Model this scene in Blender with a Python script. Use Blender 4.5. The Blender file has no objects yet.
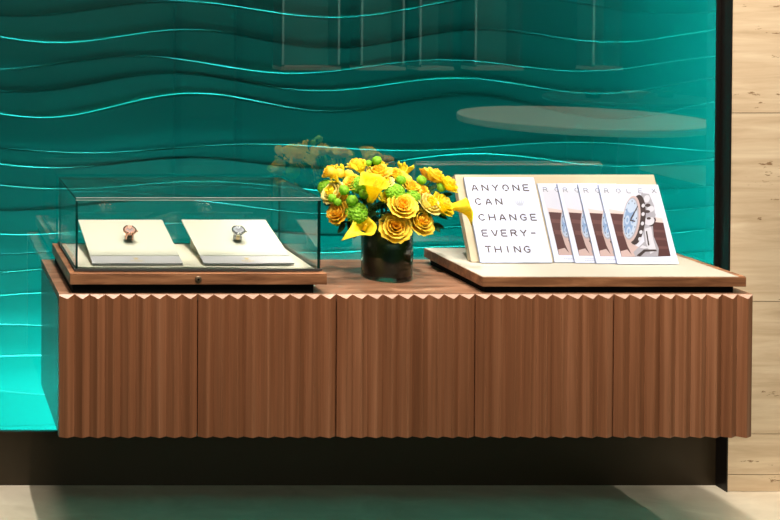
import bpy, bmesh, math, random
from mathutils import Vector, Matrix, Quaternion
random.seed(7)
S = bpy.context.scene
COL = S.collection
PI = math.pi
R = math.radians

# ------------------------------------------------------------------ camera (shift lens, about 55 mm, eye height 1.6 m)
F = 1183.0; TILT = R(0.9); CZ = 1.6215; PPX, PPY = -97.0, -10.0 + F*math.tan(TILT)
cam = bpy.data.cameras.new('camera'); co = bpy.data.objects.new('camera', cam); COL.objects.link(co)
co.location = (0, 0, CZ); co.rotation_euler = (PI/2 - TILT, 0, 0)
cam.sensor_width = 36; cam.lens = F/780*36; cam.shift_x = (390-PPX)/780; cam.shift_y = -(260-PPY)/780
cam.clip_start = 0.05
S.camera = co

def P(px, py, Y=None, Z=None):
    "point of the room seen at a place of the photograph, at depth Y or height Z"
    a = (px-PPX)/F; b = (py-PPY)/F
    d = Vector((a, math.cos(TILT)-b*math.sin(TILT), -math.sin(TILT)-b*math.cos(TILT)))
    t = Y/d.y if Y is not None else (Z-CZ)/d.z
    return Vector((0, 0, CZ)) + d*t

# ------------------------------------------------------------------ world, exposure, ceiling spots, added fill lamps
w = bpy.data.worlds.new('world'); S.world = w; w.use_nodes = True
w.node_tree.nodes['Background'].inputs[0].default_value = (0.30, 0.46, 0.30, 1)
w.node_tree.nodes['Background'].inputs[1].default_value = 0.07
S.view_settings.view_transform = 'Standard'; S.view_settings.look = 'None'
S.view_settings.gamma = 1; S.view_settings.use_curve_mapping = False
S.view_settings.exposure = 0.0
S.cycles.max_bounces = 10; S.cycles.transparent_max_bounces = 24
S.cycles.caustics_reflective = False; S.cycles.caustics_refractive = False
S.cycles.sample_clamp_indirect = 6

def spot(x, y, tx, ty, tz, power, angle, blend=0.35, rad=0.025, col=(1, .87, .70), z=2.9):
    l = bpy.data.lights.new('ceiling_spotlight_lamp', 'SPOT'); o = bpy.data.objects.new('ceiling_spotlight_lamp', l); COL.objects.link(o)
    l.energy = power; l.spot_size = R(angle); l.spot_blend = blend; l.shadow_soft_size = rad; l.color = col
    o.location = (x, y, z); d = Vector((tx, ty, tz)) - Vector((x, y, z)); o.rotation_euler = d.to_track_quat('-Z', 'Y').to_euler()
    return o
def area(x, y, z, sx, sy, power, col=(1, .9, .78), rot=(0, 0, 0)):
    l = bpy.data.lights.new('area_lamp', 'AREA'); o = bpy.data.objects.new('area_lamp', l); COL.objects.link(o)
    l.shape = 'RECTANGLE'; l.size = sx; l.size_y = sy; l.energy = power; l.color = col
    o.location = (x, y, z); o.rotation_euler = rot
    return o
WARM = (1, .91, .80)
spot(0.57, 3.10, 0.68, 3.58, 0.7, 215, 37, .4, .012, col=WARM)
spot(1.43, 3.66, 1.43, 3.64, 0.8, 190, 27, .6, col=WARM)
spot(1.50, 2.45, 1.49, 3.58, 0.98, 185, 14.5, .7, col=(1, .95, .86))
spot(2.01, 3.10, 2.17, 3.60, 0.7, 155, 33, .5, col=WARM)
spot(3.52, 2.95, 2.95, 3.75, 0.5, 60, 62, 0.6, col=(1, .90, .76))
spot(2.06, 3.00, 3.05, 3.80, 0.6, 76, 46, 0.4, .012, col=(1, .90, .78))
area(1.4, 2.22, 2.95, 3.0, .5, 138, (1, .86, .72))  # added soft overhead fill that brightens the door fronts
area(1.8, -3.1, 2.76, 5.5, .34, 62, (.86, 1, .84), (PI/2, 0, 0))  # added fill high on the opposite wall, for doors and shaded floor
area(3.2, -2.2, 2.9, 6.5, .3, 90, rot=(R(-55), 0, 0))  # added wash on the opposite wall, so its posts show in the reflection
spot(4.5, -0.3, 4.55, -0.3, .7, 200, 50)
# LED modules behind the translucent wave relief: strong along the sill, fading upwards, and down both sides
TEAL = (.12, 1, .93)
UP = (-PI/2, 0, 0)
for z_, h_, p_ in ((.17, .12, 34), (.30, .34, 7.5), (.60, .5, 2.5), (1.1, .7, .18), (1.9, 1.0, .10)):
    area(1.41, 4.27, z_, 2.46, h_, p_, TEAL, UP)
area(1.41, 3.900, .115, 2.46, .02, 62, TEAL, (PI, 0, 0)).data.spread = R(24)
area(2.63, 4.20, 1.2, .10, 2.4, 5.0, TEAL, UP)
area(2.775, 3.905, 1.4, 2.5, .04, 120, TEAL, (0, -PI/2, 0))
area(.06, 3.905, 1.4, 2.5, .04, 22, TEAL, (0, PI/2, 0))

# ------------------------------------------------------------------ materials
def mat(name, col, rough=.5, metal=0, spec=.5, coat=0, emit=None, es=0, sss=0, sheen=0):
    m = bpy.data.materials.new(name); m.use_nodes = True
    b = m.node_tree.nodes['Principled BSDF']
    b.inputs['Base Color'].default_value = (*col, 1); b.inputs['Roughness'].default_value = rough
    b.inputs['Metallic'].default_value = metal; b.inputs['Specular IOR Level'].default_value = spec
    b.inputs['Coat Weight'].default_value = coat; b.inputs['Coat Roughness'].default_value = .08
    if emit: b.inputs['Emission Color'].default_value = (*emit, 1); b.inputs['Emission Strength'].default_value = es
    if sss:
        b.inputs['Subsurface Weight'].default_value = sss; b.inputs['Subsurface Radius'].default_value = (.01, .008, .003); b.inputs['Subsurface Scale'].default_value = 1
    return m
def N(m, t, **kw):
    n = m.node_tree.nodes.new(t)
    for k, v in kw.items(): setattr(n, k, v)
    return n
def L(m, a, b): m.node_tree.links.new(a, b)
def ramp(m, fac, stops):
    r = N(m, 'ShaderNodeValToRGB'); e = r.color_ramp.elements
    e[0].position, e[0].color = stops[0][0], (*stops[0][1], 1)
    e[1].position, e[1].color = stops[-1][0], (*stops[-1][1], 1)
    for p, c in stops[1:-1]:
        k = e.new(p); k.color = (*c, 1)
    L(m, fac, r.inputs[0]); return r.outputs[0]
def coords(m, scale):
    t = N(m, 'ShaderNodeTexCoord'); mp = N(m, 'ShaderNodeMapping'); mp.inputs['Scale'].default_value = scale
    L(m, t.outputs['Object'], mp.inputs[0]); return mp.outputs[0]
def noise(m, vec, s, det=4, rough=.5, dist=0):
    n = N(m, 'ShaderNodeTexNoise'); n.inputs['Scale'].default_value = s; n.inputs['Detail'].default_value = det
    n.inputs['Roughness'].default_value = rough; n.inputs['Distortion'].default_value = dist
    L(m, vec, n.inputs[0]); return n.outputs[0]
def bump(m, h, strength, dist=.002):
    b = N(m, 'ShaderNodeBump'); b.inputs['Strength'].default_value = strength; b.inputs['Distance'].default_value = dist
    L(m, h, b.inputs['Height']); L(m, b.outputs[0], m.node_tree.nodes['Principled BSDF'].inputs['Normal'])
def bc(m, c): L(m, c, m.node_tree.nodes['Principled BSDF'].inputs['Base Color'])
def mix(m, f, a, b, mode='MIX'):
    x = N(m, 'ShaderNodeMix', data_type='RGBA', blend_type=mode)
    if isinstance(f, float): x.inputs[0].default_value = f
    else: L(m, f, x.inputs[0])
    L(m, a, x.inputs[6]); L(m, b, x.inputs[7]); return x.outputs[2]

def walnut(name, scale, dark, mid, light, rough=.38):
    m = mat(name, mid, rough, spec=.4)
    v = coords(m, scale)
    a = noise(m, v, 3.0, 5, .55, .6); f = noise(m, v, 22.0, 4, .6)
    c1 = ramp(m, a, [(.32, dark), (.5, mid), (.68, light)])
    c2 = ramp(m, f, [(.3, (.84, .83, .82)), (.65, (1.05, 1.04, 1.03))])
    bc(m, mix(m, 1.0, c1, c2, 'MULTIPLY')); bump(m, f, .12, .0006)
    return m
W_D, W_M, W_L = (.185, .068, .030), (.240, .092, .042), (.32, .135, .068)
M_door = walnut('walnut_vertical_grain', (16, 16, .22), W_D, W_M, W_L)
M_top = walnut('walnut_top_grain', (.9, 9, 9), (.125, .057, .031), (.235, .118, .068), (.33, .18, .112), .42)
M_tip = mat('walnut_lit_tip', (.42, .265, .20), .35)  # paler than the doors: strong light on their top bevels put into the colour
M_side = walnut('walnut_side_grain', (6, 9, .6), (.06, .035, .02), (.10, .06, .035), (.14, .085, .05), .25)
M_tray = walnut('walnut_edge_grain', (1.5, 12, 14), (.13, .050, .022), (.25, .105, .048), (.38, .175, .085), .4)
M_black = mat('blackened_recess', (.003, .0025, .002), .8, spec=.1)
M_bronze = mat('dark_bronze_panel', (.035, .022, .010), .42, .4)
M_frame = mat('black_metal_frame', (.010, .007, .006), .4, .3)

M_trav = mat('travertine', (.55, .42, .28), .5)
v = coords(M_trav, (1.2, 1.2, 14)); a = noise(M_trav, v, 2.2, 6, .62, .5)
c1 = ramp(M_trav, a, [(.28, (.52, .375, .235)), (.48, (.64, .48, .32)), (.72, (.76, .61, .43))])
v2 = coords(M_trav, (26, 26, 90)); h = noise(M_trav, v2, 1.4, 3, .6)
v3 = coords(M_trav, (3, 3, 16)); h3 = noise(M_trav, v3, 1.6, 2, .5)
mm = N(M_trav, 'ShaderNodeMath', operation='MULTIPLY'); L(M_trav, h, mm.inputs[0]); L(M_trav, h3, mm.inputs[1])
pit = ramp(M_trav, mm.outputs[0], [(.405, (1, 1, 1)), (.44, (.42, .33, .25))])
bc(M_trav, mix(M_trav, 1.0, c1, pit, 'MULTIPLY'))

M_floor = mat('stone_floor', (.5, .42, .3), .28)
a = noise(M_floor, coords(M_floor, (2, 3, 2)), 3.0, 6, .6, .8)
bc(M_floor, ramp(M_floor, a, [(.3, (.58, .51, .39)), (.55, (.68, .61, .48)), (.75, (.78, .71, .57))]))
M_ceil = mat('ceiling_paint', (.30, .28, .24), .9)
M_wall = mat('dark_brown_wall', (.05, .040, .030), .7)
M_greenwall = mat('green_leather_wall', (.010, .085, .065), .6)

M_wave = mat('sculpted_emerald_glass', (.0, .080, .075), .42, spec=.12)
_b = M_wave.node_tree.nodes['Principled BSDF']; _t = M_wave.node_tree.nodes.new('ShaderNodeBsdfTranslucent')
_t.inputs[0].default_value = (.0, .30, .27, 1); _x = M_wave.node_tree.nodes.new('ShaderNodeMixShader'); _x.inputs[0].default_value = .5
M_wave.node_tree.links.new(_b.outputs[0], _x.inputs[1]); M_wave.node_tree.links.new(_t.outputs[0], _x.inputs[2])
M_wave.node_tree.links.new(_x.outputs[0], M_wave.node_tree.nodes['Material Output'].inputs[0])
M_white = mat('grey_light_box', (.28, .32, .31), .9, spec=.1)
M_led = mat('led_strip', (.8, 1, .95), .5, emit=(.35, 1.0, .88), es=20)
M_led_side = mat('led_strip_side', (.8, 1, .95), .5, emit=(.30, 1.0, .86), es=6)
M_warm_led = mat('led_line', (.3, .5, .45), .5, emit=(.6, 1, .85), es=.22)

def glass(name, tint, refl, rough=0.0, gcol=(1, 1, 1)):
    m = bpy.data.materials.new(name); m.use_nodes = True; nt = m.node_tree; nt.nodes.clear()
    o = N(m, 'ShaderNodeOutputMaterial'); t = N(m, 'ShaderNodeBsdfTransparent'); g = N(m, 'ShaderNodeBsdfGlossy'); x = N(m, 'ShaderNodeMixShader')
    t.inputs[0].default_value = (*tint, 1); g.inputs[0].default_value = (*gcol, 1); g.inputs['Roughness'].default_value = rough
    fr = N(m, 'ShaderNodeFresnel'); fr.inputs['IOR'].default_value = 1.45
    mp = N(m, 'ShaderNodeMath', operation='MULTIPLY'); mp.inputs[1].default_value = refl/.034; mp.use_clamp = True
    L(m, fr.outputs[0], mp.inputs[0]); L(m, mp.outputs[0], x.inputs[0])
    L(m, t.outputs[0], x.inputs[1]); L(m, g.outputs[0], x.inputs[2]); L(m, x.outputs[0], o.inputs[0])
    return m
M_pane = glass('coated_pane_face', (.93, .97, .96), .16, .012)
M_clear = glass('pane_back_face', (.98, 1, .99), .004)
M_case = glass('display_case_glass', (.965, .99, .98), .035)
M_caseback = glass('display_case_glass_inner', (.985, 1, .995), .012)
M_edge = mat('glass_cut_edge', (.012, .10, .085), .15, spec=.6)
M_vase = glass('vase_glass', (.78, .93, .86), .03)
M_water = glass('vase_base_glass', (.35, .62, .55), .05)

M_cream = mat('cream_leather', (.60, .585, .50), .6)
M_pad = mat('cream_pad', (.74, .69, .56), .7)
M_boardc = mat('cream_board', (.41, .39, .325), .65)
M_panel = mat('beige_easel', (.42, .365, .26), .6)
M_panelside = mat('beige_easel_edge', (.50, .41, .28), .6)
M_strip = mat('lavender_grey_strip', (.62, .59, .62), .5)
M_gold = mat('gold_print', (.75, .55, .18), .4)
M_rose = mat('rose_gold', (.80, .45, .33), .22, 1)
M_goldm = mat('gold_metal', (.85, .66, .38), .25, 1)
M_steel = mat('steel', (.50, .50, .52), .2, 1)
M_darkdial = mat('dial_dark', (.04, .035, .035), .2)
M_pinkdial = mat('dial_rose', (.62, .33, .27), .3)
M_whitedial = mat('dial_white', (.36, .37, .43), .3)
M_strap = mat('strap_dark', (.045, .04, .028), .5)
M_cuff = mat('cuff_beige', (.62, .52, .36), .6)
M_paper = mat('white_paper', (.50, .565, .78), .45)
M_pages = mat('page_block', (.72, .70, .66), .7)
M_ink = mat('brown_ink', (.05, .03, .03), .6)
M_inkl = mat('pale_grey_ink', (.37, .41, .55), .6)
M_inkg = mat('grey_ink', (.17, .18, .22), .6)
M_sky = mat('print_pale_sky', (0.449, 0.476, 0.593), .4)
M_peach = mat('print_peach', (0.49, 0.406, 0.413), .4)
M_maroon = mat('print_maroon', (0.06, 0.023, 0.025), .4)
M_maroon2 = mat('print_maroon_light', (0.095, 0.041, 0.043), .4)
M_pblue = mat('print_blue', (0.153, 0.241, 0.422), .4)
M_pblue2 = mat('print_pale_blue', (0.315, 0.392, 0.537), .4)
M_pdark = mat('print_dark', (0.031, 0.021, 0.023), .4)
M_psteel = mat('print_steel', (0.256, 0.258, 0.312), .4)
M_psteel2 = mat('print_steel_light', (0.428, 0.441, 0.526), .4)
M_ppink = mat('print_pink', (0.382, 0.292, 0.298), .4)
M_lock = mat('lock_metal', (.16, .10, .06), .35, .6)

def petal_mat(name, inner, outer, s=60):
    m = mat(name, outer, .55, spec=.25)
    b = m.node_tree.nodes['Principled BSDF']
    a = noise(m, coords(m, (1, 1, 1)), s, 3, .5)
    c = ramp(m, a, [(.35, inner), (.62, outer)]); bc(m, c)
    tr = N(m, 'ShaderNodeBsdfTranslucent'); L(m, c, tr.inputs[0])
    x = N(m, 'ShaderNodeMixShader'); x.inputs[0].default_value = .5
    out = [n for n in m.node_tree.nodes if n.type == 'OUTPUT_MATERIAL'][0]
    L(m, b.outputs[0], x.inputs[1]); L(m, tr.outputs[0], x.inputs[2]); L(m, x.outputs[0], out.inputs[0])
    return m
M_yel = petal_mat('golden_yellow_petals', (.98, .74, .055), (1.0, .86, .13))
M_org = petal_mat('orange_yellow_petals', (.98, .62, .035), (1.0, .75, .07))
M_pale = petal_mat('pale_yellow_petals', (.96, .84, .26), (.99, .93, .42))
M_lem = petal_mat('lemon_yellow_petals', (.95, .76, .02), (.98, .88, .06))
M_lime = petal_mat('lime_green_petals', (.20, .50, .02), (.38, .70, .05), 90)
M_leaf = petal_mat('dark_leaves', (.012, .045, .010), (.03, .095, .018), 40)
M_stem = mat('green_stems', (.06, .16, .02), .5)
M_lining = mat('dark_leaf_lining', (.012, .020, .006), .35)
v = noise(M_lining, coords(M_lining, (14, 14, 5)), 2.0, 3, .5); bc(M_lining, ramp(M_lining, v, [(.40, (.003, .008, .003)), (.66, (.045, .070, .012))]))
M_tabletop = mat('pale_stone_tabletop', (.62, .58, .50), .35)
M_darkwood = mat('dark_wood', (.05, .03, .02), .4)
M_palepanel = mat('pale_panel', (.10, .22, .19), .6)

# ------------------------------------------------------------------ mesh helpers
class MB:
    "collects vertices and faces with a material slot per face; build() links them as ONE mesh object"
    def __init__(s): s.v = []; s.f = []; s.m = []
    def face(s, pts, mi=0):
        k = len(s.v); s.v += [Vector(p) for p in pts]; s.f.append(tuple(range(k, k+len(pts)))); s.m.append(mi)
    def box(s, a, b, mi=0, M=None):
        x0, y0, z0 = a; x1, y1, z1 = b; k = len(s.v)
        vs = [Vector(p) for p in ((x0,y0,z0),(x1,y0,z0),(x1,y1,z0),(x0,y1,z0),(x0,y0,z1),(x1,y0,z1),(x1,y1,z1),(x0,y1,z1))]
        if M: vs = [M @ p for p in vs]
        s.v += vs
        mis = mi if isinstance(mi, (list, tuple)) else [mi]*6     # bottom, top, front, right, back, left
        for q, m_ in zip(((3,2,1,0),(4,5,6,7),(0,1,5,4),(1,2,6,5),(2,3,7,6),(3,0,4,7)), mis):
            s.f.append(tuple(k+i for i in q)); s.m.append(m_)
    def grid(s, rows, mi=0, closed=False):
        k = len(s.v); n = len(rows[0])
        for r in rows: s.v += [Vector(p) for p in r]
        for i in range(len(rows)-1):
            for j in range(n if closed else n-1):
                j2 = (j+1) % n
                s.f.append((k+i*n+j, k+i*n+j2, k+(i+1)*n+j2, k+(i+1)*n+j)); s.m.append(mi)
    def lathe(s, prof, n=32, mi=0, M=None):
        rows = []
        for r, z in prof:
            row = [Vector((r*math.cos(2*PI*j/n), r*math.sin(2*PI*j/n), z)) for j in range(n)]
            rows.append([M @ p for p in row] if M else row)
        s.grid(rows, mi, True)
    def tube(s, pts, rad, n=6, mi=0):
        pts = [Vector(p) for p in pts]; rows = []
        for i, p in enumerate(pts):
            d = (pts[min(i+1, len(pts)-1)] - pts[max(i-1, 0)]).normalized()
            u = d.orthogonal().normalized() if i == 0 else (u - d*u.dot(d)).normalized()
            w_ = d.cross(u); r = rad(i/(len(pts)-1)) if callable(rad) else rad
            rows.append([p + (u*math.cos(2*PI*j/n) + w_*math.sin(2*PI*j/n))*r for j in range(n)])
        s.grid(rows, mi, True); s.face(rows[0][::-1], mi); s.face(rows[-1], mi)
    def prism(s, poly, d, mi=0):
        "poly (list of points) extruded by vector d"
        poly = [Vector(p) for p in poly]; d = Vector(d); n = len(poly)
        s.face(poly[::-1], mi); s.face([p+d for p in poly], mi)
        for i in range(n):
            a, b = poly[i], poly[(i+1) % n]; s.face([a, b, b+d, a+d], mi)
    def build(s, name, mats, parent=None, smooth=False, bevel=0, weld=False, recalc=True):
        me = bpy.data.meshes.new(name); me.from_pydata([tuple(p) for p in s.v], [], s.f)
        if not isinstance(mats, (list, tuple)): mats = [mats]
        for m_ in mats: me.materials.append(m_)
        me.polygons.foreach_set('material_index', s.m)
        bm = bmesh.new(); bm.from_mesh(me)
        if weld: bmesh.ops.remove_doubles(bm, verts=bm.verts, dist=1e-6)
        if recalc: bmesh.ops.recalc_face_normals(bm, faces=bm.faces)
        bm.to_mesh(me); bm.free()
        if smooth: me.polygons.foreach_set('use_smooth', [True]*len(me.polygons))
        o = bpy.data.objects.new(name, me); COL.objects.link(o)
        if bevel:
            b = o.modifiers.new('bevel', 'BEVEL'); b.width = bevel; b.segments = 2; b.limit_method = 'ANGLE'; b.angle_limit = R(40)
        if parent:
            o.parent = parent
            o.matrix_parent_inverse = PINV.get(parent.name, Matrix()) 
        return o
PINV = {}
def empty(name, loc=(0, 0, 0), local=False, M=None):
    "Empty at the thing's base; with local=True its parts are modelled about its own origin"
    o = bpy.data.objects.new(name, None); COL.objects.link(o); o.empty_display_size = .05
    if M is not None: o.matrix_world = M
    else: o.location = loc
    if not local: PINV[o.name] = (M if M is not None else Matrix.Translation(Vector(loc))).inverted()
    return o
def tag(o, label=None, cat=None, group=None, kind=None):
    if label: o['label'] = label
    if cat: o['category'] = cat
    if group: o['group'] = group
    if kind: o['kind'] = kind
    return o
def struct(o): o['kind'] = 'structure'; return o

# ------------------------------------------------------------------ key measurements
YF = 3.400                    # foremost ridge of the fluted doors
YV = 3.4125                    # valleys of the flutes
YG = 3.853                    # face of the glass wall
YT = 3.800                    # face of the travertine
ZC = P(400, 294, Y=YV).z      # cabinet top
ZB = P(400, 438, Y=YF).z      # cabinet underside
XL = P(59, 320, Y=YV).x; XR = P(752.3, 330, Y=YV).x
YP = YG - .005                # plinth
XJ = P(726.5, 486, Y=YT).x    # travertine's edge
ZG = P(30, 430.5, Y=YG).z     # bottom of the glass
XG0 = 0.17
ZTOP = 2.75

# ------------------------------------------------------------------ setting
RX0, RX1, RY0, RZ = -2.2, 7.6, -3.2, 3.0
m = MB(); m.box((RX0-.2, RY0-.2, -.1), (RX1+.2, 4.3, 0)); struct(m.build('floor', M_floor))
m = MB(); m.box((-1.6, -3.19, .0005), (6.6, 3.50, .010)); o = m.build('added_rug', mat('dark_green_carpet', (.008, .05, .036), .95)); o['label'] = 'unseen dark green carpet, added to darken the floor mirrored in the glass'; o['category'] = 'added_rug'  # added out of view, keeps the lit floor from washing out the glass
m = MB(); m.box((RX0-.2, RY0-.2, RZ), (RX1+.2, 4.3, RZ+.1)); struct(m.build('ceiling', M_ceil))
m = MB(); m.box((RX0-.2, RY0, 0), (RX0, 4.3, RZ)); struct(m.build('wall_left', M_wall))
m = MB(); m.box((RX1, RY0, 0), (RX1+.2, 4.3, RZ)); struct(m.build('wall_right', M_wall))
m = MB(); m.box((RX0-.2, RY0-.2, 0), (RX1+.2, RY0, RZ)); struct(m.build('wall_front', M_greenwall))
zs = [0, P(760, 474.5, Y=YT).z, P(760, 434, Y=YT).z, P(760, 301.5, Y=YT).z, P(760, 113, Y=YT).z]
zs += [zs[-1]+.61, zs[-1]+1.22, RZ]
m = MB()
for x0, x1 in ((XJ, XJ+2.4), (XJ+2.403, RX1), (RX0, XG0-.02)):
    for a, b in zip(zs, zs[1:]):
        m.box((x0, YT, a+.0012), (x1, YT+.03, b-.0012))
    m.box((x0+.003, YT+.006, 0), (x1-.0005, YT+.03, RZ), 1)
m.box((RX0-.2, YT+.03, 0), (XG0-.17, 4.3, RZ), 1); m.box((XJ+.17, YT+.03, 0), (RX1+.2, 4.3, RZ), 1)
struct(m.build('wall_back', [M_trav, mat('travertine_joint', (.10, .07, .045), .8)]))
# recess behind the sculpted glass
CX0, CX1 = XG0-.14, XJ+.14      # light box behind the relief is wider than the opening
m = MB(); m.box((CX0, 4.30, 0), (CX1, 4.32, RZ)); m.box((CX0-.02, YT+.03, 0), (CX0, 4.32, RZ)); m.box((CX1, YT+.03, 0), (CX1+.02, 4.32, RZ))
m.box((CX0, YT+.03, ZTOP), (CX1, 4.30, RZ)); m.box((CX0, YP+.02, .05), (CX1, 4.30, .07)); struct(m.build('wall_recess', M_white))
m = MB(); m.box((XG0, YP, 0), (XJ-.003, YG-.0005, ZG-.0015)); struct(m.build('baseboard_back', M_bronze))
# black frame of the glass: reveals, head and the lip below
m = MB()
m.box((XJ-.003, YT-.004, 0), (XJ+.001, YG+.012, ZTOP+.03)); m.box((XG0-.02, YT-.004, 0), (XG0, YG+.012, ZTOP+.03))
m.box((XJ-.014, YG-.008, ZG), (XJ-.003, YG-.0003, ZTOP)); m.box((XG0, YG-.03, ZTOP), (XJ-.003, YG, ZTOP+.03))
m.box((XG0, YG, ZG-.12), (XJ-.003, YG+.010, ZG-.001), 0)
struct(m.build('trim_1', [M_frame, M_edge]))
m = MB(); m.box((XG0+.001, YG, ZG), (XJ-.004, YG+.008, ZTOP-.001), [1, 1, 0, 1, 1, 1]); o = struct(m.build('window_1', [M_pane, M_clear])); o['label'] = 'clear reflective pane in front of the emerald relief'

# sculpted wave panel: stacked swells, each groove a slow wave
def gz(py): return CZ - (py+10)*3.93/F
grooves = [ # photo height, amplitude px, peak at px, wavelength px
    (470, 3, 150, 300), (432, 3, 60, 330), (396, 4, -60, 300), (362, 4, 40, 300), (330, 4, 0, 320), (298, 5, 60, 310), (270, 4, 120, 300), (252, 4, 150, 320),
    (232, 5, 180, 300), (208, 6, 170, 320), (187, 5, 210, 300), (163, 6, 190, 285), (149, 4, 250, 330), (106, 10, 188, 285), (85, 8, 170, 290),
    (66, 7, 140, 300), (38, 8, 195, 280), (8, 9, 175, 330), (-24, 8, 210, 300), (-58, 9, 170, 300), (-90, 9, 190, 290), (-128, 9, 170, 300), (-165, 9, 200, 300), (-200, 9, 180, 300),
    (-240, 9, 190, 290), (-280, 9, 180, 300), (-320, 9, 200, 300), (-360, 9, 180, 300)]
def groove(k, X):
    y0, a, pk, wl = grooves[k]; px = X*F/3.93 - 97
    y = y0 - a*math.cos(2*PI*(px-pk)/wl) - .35*a*math.sin(2*PI*(px-pk)/(wl*2.3)+k)
    return gz(y)
xs = [XG0-.12 + (XJ-XG0+.24)*i/200 for i in range(201)]
rows = []
TS = [.10, .18, .26, .34, .42, .5, .58, .66, .74, .82, .9, .96]
zlo = ZG-.05
for k in range(len(grooves)-1):
    steps = [(0, 0), (0, .0012), (0, .0026), (0, .0038), (0, .0050), (0, .0058)] + [(t, 0) for t in TS]
    for t, dz in steps:
        row = []
        for X in xs:
            z0, z1 = groove(k, X), groove(k+1, X); h_ = z1-z0
            z = z0 + dz + h_*t
            lip = .0006 + .0050*(.5+.5*math.sin(X*(2.1+.5*(k % 3)) + k*2.4))**1.5      # small overhanging edge, stronger and weaker along the wave
            amp = min(.0060, .0015 + h_*.045)
            if t == 0: prof = (lip + amp)*min(1, dz/.0050)
            else: prof = (lip + amp)*(1-t)**1.25 + amp*.5*math.sin(PI*t)
            row.append((X, YG+.085 - prof, z))
        rows.append(row)
m = MB(); m.grid([r for r in rows if max(p[2] for p in r) > zlo-.03 and min(p[2] for p in r) < ZTOP+.05])
for i, p in enumerate(m.v):
    p.z = min(max(p.z, zlo), ZTOP)
wave = struct(m.build('wall_relief', M_wave, smooth=True))
wave['label'] = 'backlit emerald relief of flowing horizontal waves'
# the shop behind the camera, seen only as reflections
def zone(px, Yv): return (px+97)/F*Yv
YW = 2*YG - RY0          # virtual depth of the opposite wall
m = MB()
for px in (176.5, 237):
    x = zone(px, YW); m.box((x-.028, RY0, 0), (x+.028, RY0+.09, RZ))
m.box((zone(174, YW), RY0, 2.3), (zone(239, YW), RY0+.08, 2.38)); struct(m.build('door_1', M_frame))
def niche(x0, x1, label, side=True):
    o = tag(empty('wall_display_niche', ((x0+x1)/2, RY0, .92)), label, 'display case', 'wall display niches')
    m = MB(); m.box((x0, RY0+.001, .92), (x1, RY0+.03, 2.5)); m.build('back_panel', M_palepanel, o)
    m = MB(); m.box((x0-.03, RY0+.031, .90), (x1+.03, RY0+.28, .93)); m.build('shelf', M_tabletop, o)
    m = MB(); m.box((x0-.025, RY0+.03, .93), (x0-.001, RY0+.27, 2.5)); m.build('side_panel', M_darkwood, o)
    m = MB(); m.box((x1+.001, RY0+.03, .93), (x1+.025, RY0+.27, 2.5)); m.build('side_panel', M_darkwood, o)
    m = MB(); m.box((x0-.018, RY0+.271, .95), (x0-.004, RY0+.279, 2.5)); m.build('light_line', M_warm_led, o)
    if side: m = MB(); m.box((x1+.004, RY0+.271, .95), (x1+.018, RY0+.279, 2.5)); m.build('light_line', M_warm_led, o)
niche(zone(275, YW), zone(327, YW), 'wall niche with two light lines, reflected above the display case')
niche(zone(352, YW), zone(390, YW), 'wall niche reflected above the yellow bouquet')
niche(zone(409, YW), zone(437, YW), 'narrow wall niche reflected left of the slogan booklet', False)
niche(zone(463, YW), zone(505, YW), 'wall niche reflected above the slogan booklet', False)
niche(zone(578, YW), zone(602, YW), 'narrow wall niche reflected above the magazines', False)
# round table
def round_table(cx, cy, r, h, th, label, top_mat):
    o = tag(empty('round_table', (cx, cy, .0105)), label, 'table')
    T = Matrix.Translation((cx, cy, .0105))
    m = MB(); m.lathe([(0, h), (r-.006, h), (r, h-.006), (r, h-th), (r-.01, h-th-.004), (0, h-th-.004)], 64, 0, T); m.build('tabletop', top_mat, o, True).data.shade_flat()
    m = MB(); m.lathe([(0, h-th-.004), (.09, h-th-.004), (.07, h*.5), (.09, .03), (0, .03)], 32, 0, T); m.build('pedestal', M_darkwood, o, True)
    m = MB(); m.lathe([(0, .03), (r*.55, .03), (r*.57, .015), (r*.57, 0), (0, 0)], 48, 0, T); m.build('base', M_darkwood, o)
round_table(4.6, -.32, .76, .75, .045, 'large round table with pale stone top, reflected in the glass', M_tabletop)
round_table(5.9, -1.9, .62, .74, .03, 'smaller dark round table behind the pale one, reflected in the glass', M_darkwood)
for i, (dx, dy) in enumerate(((-.32, .05), (0, .1), (.3, 0))):
    m = MB(); T = Matrix.Translation((5.9+dx, -1.9+dy, .7507)); m.lathe([(0, 0), (.05, 0), (.06, .03), (.10, .05), (.105, .055), (.05, .045), (0, .04)], 24, 0, T)
    tag(m.build('bowl', M_steel if i != 1 else M_tabletop, smooth=True), ('steel bowl nearest the pale table', 'pale bowl between two steel bowls', 'steel bowl farthest from the pale table')[i], 'bowl', 'bowls on the dark round table')

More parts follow.
